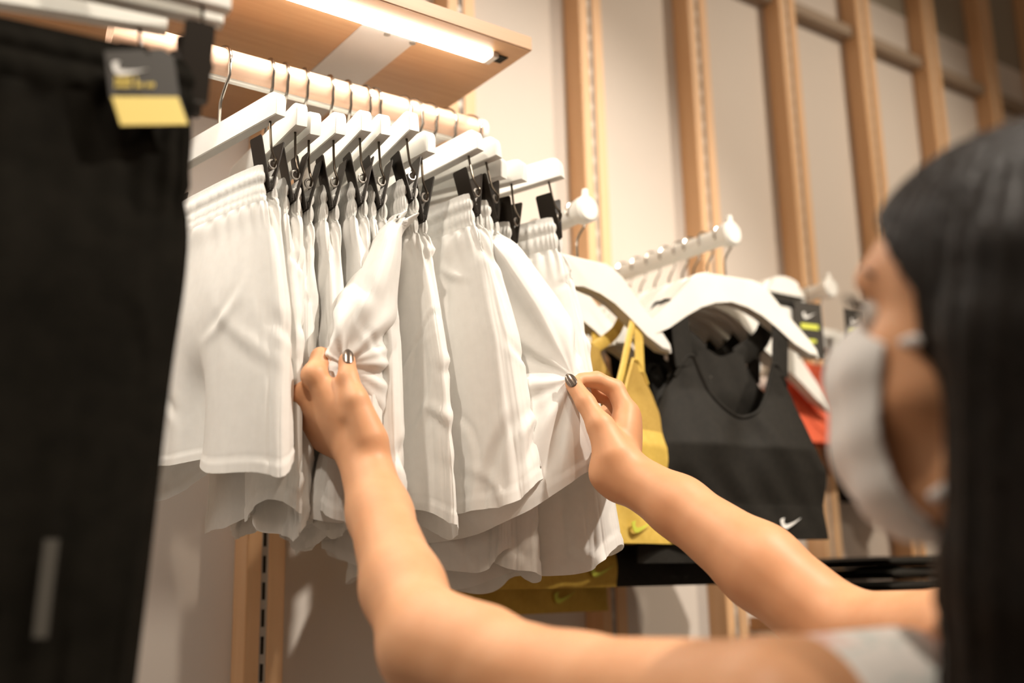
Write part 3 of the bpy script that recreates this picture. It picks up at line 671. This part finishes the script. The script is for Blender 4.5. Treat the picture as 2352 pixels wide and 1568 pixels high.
def bra(x, y, ztop, yaw, mats, lab, group, seed, wb=.150, drop=.325, cat='sports top', swm='print', sw=.0165, ks=1.0, strappy=False):
    """ztop: height of the hanger hook centre; garment hangs from the shoulders"""
    e = empty('sports_top', (x, y, ztop), lab, cat, group); e.rotation_euler = (0, 0, math.radians(yaw))
    rs = np.random.RandomState(seed); n = 61; zb = -.12-drop
    def w_at(z):
        return np.interp(z, [zb, zb+.045, zb+.10, -.255, -.225], [wb, wb-.004, wb+.006, .128*ks, .118*ks])
    s = np.linspace(-1, 1, n)
    def sheet(sign, za, zbq, m=26, neck=True, off=0.0, dep=.030):
        G = []
        for j in range(m):
            t = j/(m-1); zt = za(s) if callable(za) else np.full(n, za); z = zt*(1-t)+zbq*t
            ww = w_at(z); xx = s*ww
            bul = dep*np.sqrt(np.clip(1-s**2, 0, 1))*(1-.35*np.exp(-((s)/.22)**2)*np.exp(-((z-(zb+.15))/.06)**2))
            bul = bul*np.interp(z, [zb, zb+.05, zb+.13, -.24], [.75, .75, 1.25, .55])
            wr = .0016*np.sin(s*17+z*70+seed)*np.interp(z, [zb, zb+.06, zb+.12, -.25], [.3, 1.3, .5, .5])
            G.append(np.stack([xx, sign*(bul+off)+wr, z], 1))
        return np.array(G)
    neckf = lambda q: -.192-.085*np.cos(np.clip(q/.62, -1, 1)*PI/2)**.7-.052*np.clip((np.abs(q)-.72)/.28, 0, 1)**1.2
    backf = lambda q: -.168-.012*np.exp(-(q/.2)**2)-.10*np.clip((np.abs(q)-.36)/.64, 0, 1)**.6
    ym = zb+.150
    MB().grid(sheet(-1, neckf, ym+.0)).build('yoke', mats[1], e, world=False, angle=0)
    MB().grid(sheet(-1, ym, zb+.048)).build('cups', mats[0], e, world=False, angle=0)
    MB().grid(sheet(-1, zb+.048, zb, 8, off=.0012)).build('under_band', mats[0], e, world=False, angle=0)
    MB().grid(sheet(1, backf, zb, 30)).build('back_panel', mats[1], e, world=False, angle=0)
    # edge binding round the neckline
    q = np.linspace(-.9, .9, 40); P = sheet(-1, neckf, ym)[0]; P = P[3:-3]
    MB().tube(P, .0026, 8).build('neck_binding', mats[2], e, world=False)
    for sg in (-1, 1):
        i = int(round((.76*sg+1)/2*(n-1))); b = sheet(-1, neckf, ym)[0][i]; hz = -.118; hx = sg*.098
        st = crom([b+np.array([0, 0, -.01]), b*.5+np.array([hx, -.012, hz-.02])*.5, (hx, -.0125, hz), (hx, 0, hz+.009), (hx, .0125, hz), (hx*.8, .015, -.15), (sg*.034, .018, -.180)], 34)
        MB().tube(st, [(sw, .0014)]*34, 10, flat=(0, 1, 0)).build('strap', mats[2], e, world=False)
        if strappy:
            MB().tube(crom([(hx*.96, -.0125, hz), (hx*.62, -.018, -.20), (sg*.030, -.026, -.275), (sg*.052, -.032, -.325)], 24), [(.006, .0014)]*24, 10, flat=(0, 1, 0)).build('cross_strap', mats[2], e, world=False)
    if mats[0] is M['blackknit'] and wb > .1:
        for k in range(4): MB().box((-.022, .0165, -.215-.008*k), (-.022+(.030, .022, .030, .016)[k], .0173, -.2115-.008*k)).build('care_print', M['greyprint'], e, world=False, smooth=False)
    # swoosh on the band
    gx = wb*.42; gy = -.030*.75*math.sqrt(1-.42**2)-.0034
    flat_swoosh(.040, (gx-.02, gy-.0045, zb+.013), (1, .0, 0), (0, 0, 1), (0, 1, 0), M[swm], 'logo', e, .0012, world=False)
    return e
gm = (M['gold'], M['goldmesh'], M['gold']); om = (M['olive'], M['olive'], M['olive']); km = (M['blackknit'], M['blackknit'], M['blackknit'])
G1 = 'hangers on the arm of gold tops'; G2 = 'hangers on the arm of black tops'
for j, (y, yw, lb) in enumerate(((1.068, 4, 'front one'), (1.155, -2, 'second one back'), (1.235, 2, 'third one back'))):
    put_hanger(.888, y, .492, yw, 'broad white hanger carrying a gold top, %s beside the right wrist' % lb, G1)
bra(.896, 1.075, .492, 4, gm, 'bright gold sports top with strappy neck behind the right hand', 'gold sports tops', 1, swm='lime', drop=.321, sw=.009, ks=1.1, wb=.168, strappy=True)
bra(.888, 1.162, .492, -2, om, 'mustard sports top lower behind the bright gold one', 'gold sports tops', 2, swm='lime', drop=.376, wb=.185, sw=.009)
bra(.888, 1.242, .492, 2, om, 'lowest mustard sports top, deepest in the row behind the white hems', 'gold sports tops', 3, swm='lime', drop=.41, wb=.185, sw=.009)
ylist = [1.062, 1.098, 1.128, 1.152, 1.182, 1.215, 1.250, 1.285]
words = ['nearest the knob', 'second from the knob', 'third from the knob', 'fourth from the knob', 'fifth from the knob', 'third from the wall', 'second from the wall', 'nearest the wall']
for j, y in enumerate(ylist):
    put_hanger(1.170, y, .508, (-6, 5, -2, 3, -1, 2, 1, -1)[j], 'broad white hanger on the black-top arm, %s' % words[j], G2)
for j, (y, yw, lb) in enumerate(((1.068, -6, 'front black sports top with white logo on its band'), (1.104, 5, 'second black sports top directly behind the front one'), (1.158, 3, 'third black sports top back, dark hem above the forearm'), (1.221, 2, 'rearmost black sports top on the second display arm'))):
    bra(1.170, y, .508, yw, km, lb, 'black sports tops', 20+j, wb=.172+.01*j, drop=(.330, .362, .392, .385)[j])
def swing_tag(x, y, z, yaw, lab, w=.046, hh=.088):
    e = empty('swing_tag', (x, y, z), lab, 'tag', 'hanging card tags'); e.rotation_euler = (0, 0, math.radians(yaw))
    cd = MB().box((-w/2, -.0006, -hh), (w/2, .0006, 0), .0004).build('card', M['tagblack'], e, world=False, smooth=False)
    flat_swoosh(.030, (-.014, -.0012, -.030), (1, 0, 0), (0, 0, 1), (0, 1, 0), M['print'], 'logo', e, .0008, world=False)
    MB().box((-.020, -.0016, -.048), (.020, -.0008, -.039)).build('lime_stripe', M['lime'], e, world=False, smooth=False)
    MB().box((-.014, -.0016, -.072), (.012, -.0008, -.066)).build('lower_stripe', M['lime'], e, world=False, smooth=False)
    MB().tube([(0, 0, -.004), (.001, 0, .01), (0, 0, .03)], .0008, 6).build('string', M['blackwire'], e, world=False)
    return e
wm = (M['band'], M['band'], M['blackknit'])
put_hanger(1.455, 1.235, .475, 3, 'broad white hanger on the short arm, behind the white form', 'hangers on the short arms')
# rounded white shoulder form above the black tops
ca = empty('padded_cap_form', (1.455, 1.19, .46), 'rounded white form with black band beside the card tag', 'display form')
MB().prism([(.058*math.cos(t), .040*math.sin(t)) for t in np.linspace(0, PI, 17)], (1.440, 1.195, .474), (1, 0, 0), (0, 0, 1), (0, 1, 0), .05, .008).build('dome', M['white'], ca)
MB().prism([(-.06, -.014), (.06, -.014), (.058, 0), (-.058, 0)], (1.440, 1.195, .474), (1, 0, 0), (0, 0, 1), (0, 1, 0), .052, .002).build('band', M['blackknit'], ca)
MB().prism([(-.062, -.048), (.062, -.048), (.060, -.014), (-.060, -.014)], (1.440, 1.195, .474), (1, 0, 0), (0, 0, 1), (0, 1, 0), .050, .002).build('lower_wrap', M['white'], ca)
swing_tag(1.478, 1.158, .470, -8, 'black card tag with white logo and lime stripe, left of the red top', .062, .10)
swing_tag(1.668, 1.200, .492, -4, 'smaller black card tag with lime stripe, right of the red strap', .060, .085)
bra(1.64, 1.28, .535, 0, (M['red'],)*3, 'red sports top between the white mask and the black tops', 'tops on the short arms', 33, drop=.17, wb=.13, sw=.012)
put_hanger(1.64, 1.265, .53, 0, 'broad white hanger holding the red top', 'hangers on the short arms')
tag(MB().tube([(1.775, 1.262, .520), (2.10, 1.262, .520)], .0155, 16).build('short_rail', M['whitemetal']), 'thin white rail of the distant dark row', 'rail')
for j in range(5):
    xq = 1.80+.034*j; fr_ = (np.array([xq, 1.262, .520]), Matrix.Rotation(.05*(j % 3-1), 4, 'Z')); wq = ('leftmost', 'second', 'middle', 'fourth', 'rightmost')[j]
    o = ctree(proto); o.location = T(*fr_[0]); o.rotation_euler = fr_[1].to_euler(); tag(o, 'clip hanger in the distant dark row left of the brow, %s' % wq, 'hanger', 'distant clip hangers')
    Gq = generic_shorts(fr_, 50+j, ZR-.36, Bw=.011, Bh=.014)[::2, ::3]
    eq = empty('black_shorts', Gq[0].mean(0), 'black shorts in the distant dark row left of the brow, %s' % wq, 'shorts', 'distant black shorts')
    MB().grid(Gq[8:], True).build('body', M['blackknit'], eq, angle=0); MB().grid(Gq[:9], True).build('waistband', M['blackknit'], eq, angle=0)
# wall shelf and folded pile
ws = empty('wall_shelf', (1.70, 1.2, -.062), 'low maple wall shelf under the folded black garments', 'shelf')
MB().box((1.48, 1.04, -.085), (2.05, YW-.046, -.062), .0015).build('board', M['wood_shelf'], ws, smooth=False)
for xx in (1.50, 2.02): MB().box((xx, 1.12, -.125), (xx+.006, YW-.046, -.085), .001).build('bracket', M['whitemetal'], ws, smooth=False)
for j in range(5):
    rs = np.random.RandomState(60+j); a = MB(); G = []
    z0 = -.0615+j*.0195; xa, xb = 1.50+rs.rand()*.012, 1.86+rs.rand()*.012
    for k in range(40):
        x_ = xa+(xb-xa)*k/39; row = []
        for q in range(28):
            t = 2*PI*q/28; yy = 1.175+.115*np.sign(math.cos(t))*abs(math.cos(t))**.35; zz = z0+.0094+.0090*np.sign(math.sin(t))*abs(math.sin(t))**.55*(1+.25*math.sin(x_*40+j*2)*math.cos(t))*(.35+.65*min(1, min(k, 39-k)/3))
            row.append((x_, yy, max(zz, z0+.0006)))
        G.append(row)
    o = MB().grid(np.array(G), True).build('folded_garment', M['blackknit'], None, angle=0)
    tag(o, 'folded black garment on the low wall shelf, %s' % ('bottom of the pile', 'second from the bottom', 'middle of the pile', 'second from the top', 'top of the pile')[j], 'folded clothes', 'folded black pile')
#BACKGROUND_END
#BLACK
# ------------------------------------------------------------------ black trousers in the left foreground
XA, ZA = .125, .5285
wall_arm(XA, .675, ZA, 'white display arm above the black trousers, out of the top left', r=.0150, knob=.018)
bf = []
for j, (y, yaw, lb, dx) in enumerate(((.722, 85, 'nearest the camera, top left', .014), (.752, 82, 'second from the front at top left', .018), (.792, 76, 'lowest of the three at top left', -.012))):
    Rb = Matrix.Rotation(math.radians(yaw), 4, 'Z'); O = np.array([XA+dx*0, y, ZA]); bf.append((O+np.array([dx, 0, 0]), Rb))
    o = ctree(proto); o.location = T(*O); o.rotation_euler = Rb.to_euler(); 
    tag(o, 'white wooden clip hanger above the black trousers, %s' % lb, 'hanger', 'hangers of the black trousers')
    if dx:
        for ch in o.children:
            if ch.name.startswith(('bar', 'clip')): ch.location = (0, -dx, 0)
def trousers(fr, seed, lab, Bw, Bh, A1):
    G = generic_shorts(fr, seed, -.62, Bw=Bw, Bh=Bh, A0=.112, A1=A1, amp=.0075, crotch=.30)
    e = empty('trousers', G[0].mean(0), lab, 'trousers', 'black trousers in the left foreground')
    MB().grid(G[BANDROWS-1:], True).build('body', M['blackcloth'], e, angle=0); MB().grid(G[:BANDROWS], True).build('waistband', M['blackcloth'], e, angle=0)
    return e, G
t1, GB1 = trousers(bf[0], 5, 'front black trousers filling the left edge, with yellow hang tag', .013, .019, .070)
trousers(bf[1], 8, 'second black trousers directly behind the front pair', .011, .012, .066)
trousers(bf[2], 9, 'rear black trousers on the lowest of the three hangers', .013, .018, .066)
# reflective strip on the front leg
stp = MB().grid(np.array([[Wy(88+34*k+dx_*1.6, py, .694) for k in (0, 1)] for py, dx_ in ((1238, 9), (1300, 4), (1380, -2), (1465, -8))])+0*np.zeros(3)).build('reflective_strip', M['greyprint'], t1, smooth=False)
sm = stp.modifiers.new('t', 'SOLIDIFY'); sm.thickness = .0006
# hang tag
tg = empty('hang_tag', Wy(340, 110, .690), 'black and yellow card hang tag with white logo on the trousers', 'tag')
YT = .690
def px_poly(pts, Y, name, mat, parent, th=.0012):
    P = [Wy(a, b, Y) for a, b in pts]; o0 = P[0]; ax = np.array([1., 0, 0]); az = np.array([0, 0, 1.])
    return MB().prism([((p-o0)@ax, (p-o0)@az) for p in P], o0, ax, az, (0, 1, 0), th).build(name, mat, parent, smooth=False)
card = px_poly([(240, 118), (372, 112), (398, 128), (412, 222), (434, 288), (276, 290), (252, 225)], YT, 'card', M['tagblack'], tg)
px_poly([(256, 222), (409, 223), (432, 286), (277, 288)], YT-.0012, 'yellow_panel', M['yellowtag'], tg, .0008)
fs = MB().prism(swoosh_poly(.024), Wy(256, 168, YT-.0012), (1, 0, 0), (0, 0, 1), (0, 1, 0), .0008).build('logo', M['print'], tg, smooth=False)
for nm, mt, rows in (('yellow_text', 'yellow', [(264, 182, 8, 5.5), (264, 196, 14, 5.5)]), ('grey_text', 'greyprint', [(272, 211, 9, 5.5)])):
    tb = MB()
    for x0, y0, n_, st_ in rows:
        for q in range(n_):
            if q in (6, 10): continue
            a = Wy(x0+q*6.6, y0+4, YT-.0012); b = Wy(x0+q*6.6+4.6, y0-5, YT-.0012)
            tb.box((a[0], YT-.0016, a[2]), (b[0], YT-.0006, b[2])); 
    o_ = tb.build(nm, M[mt], tg, smooth=False)
MB().tube([Wy(300, 100, YT+.004), Wy(330, 112, YT), Wy(345, 122, YT-.001)], .0008, 6).build('string', M['blackwire'], tg)
#BLACK_END
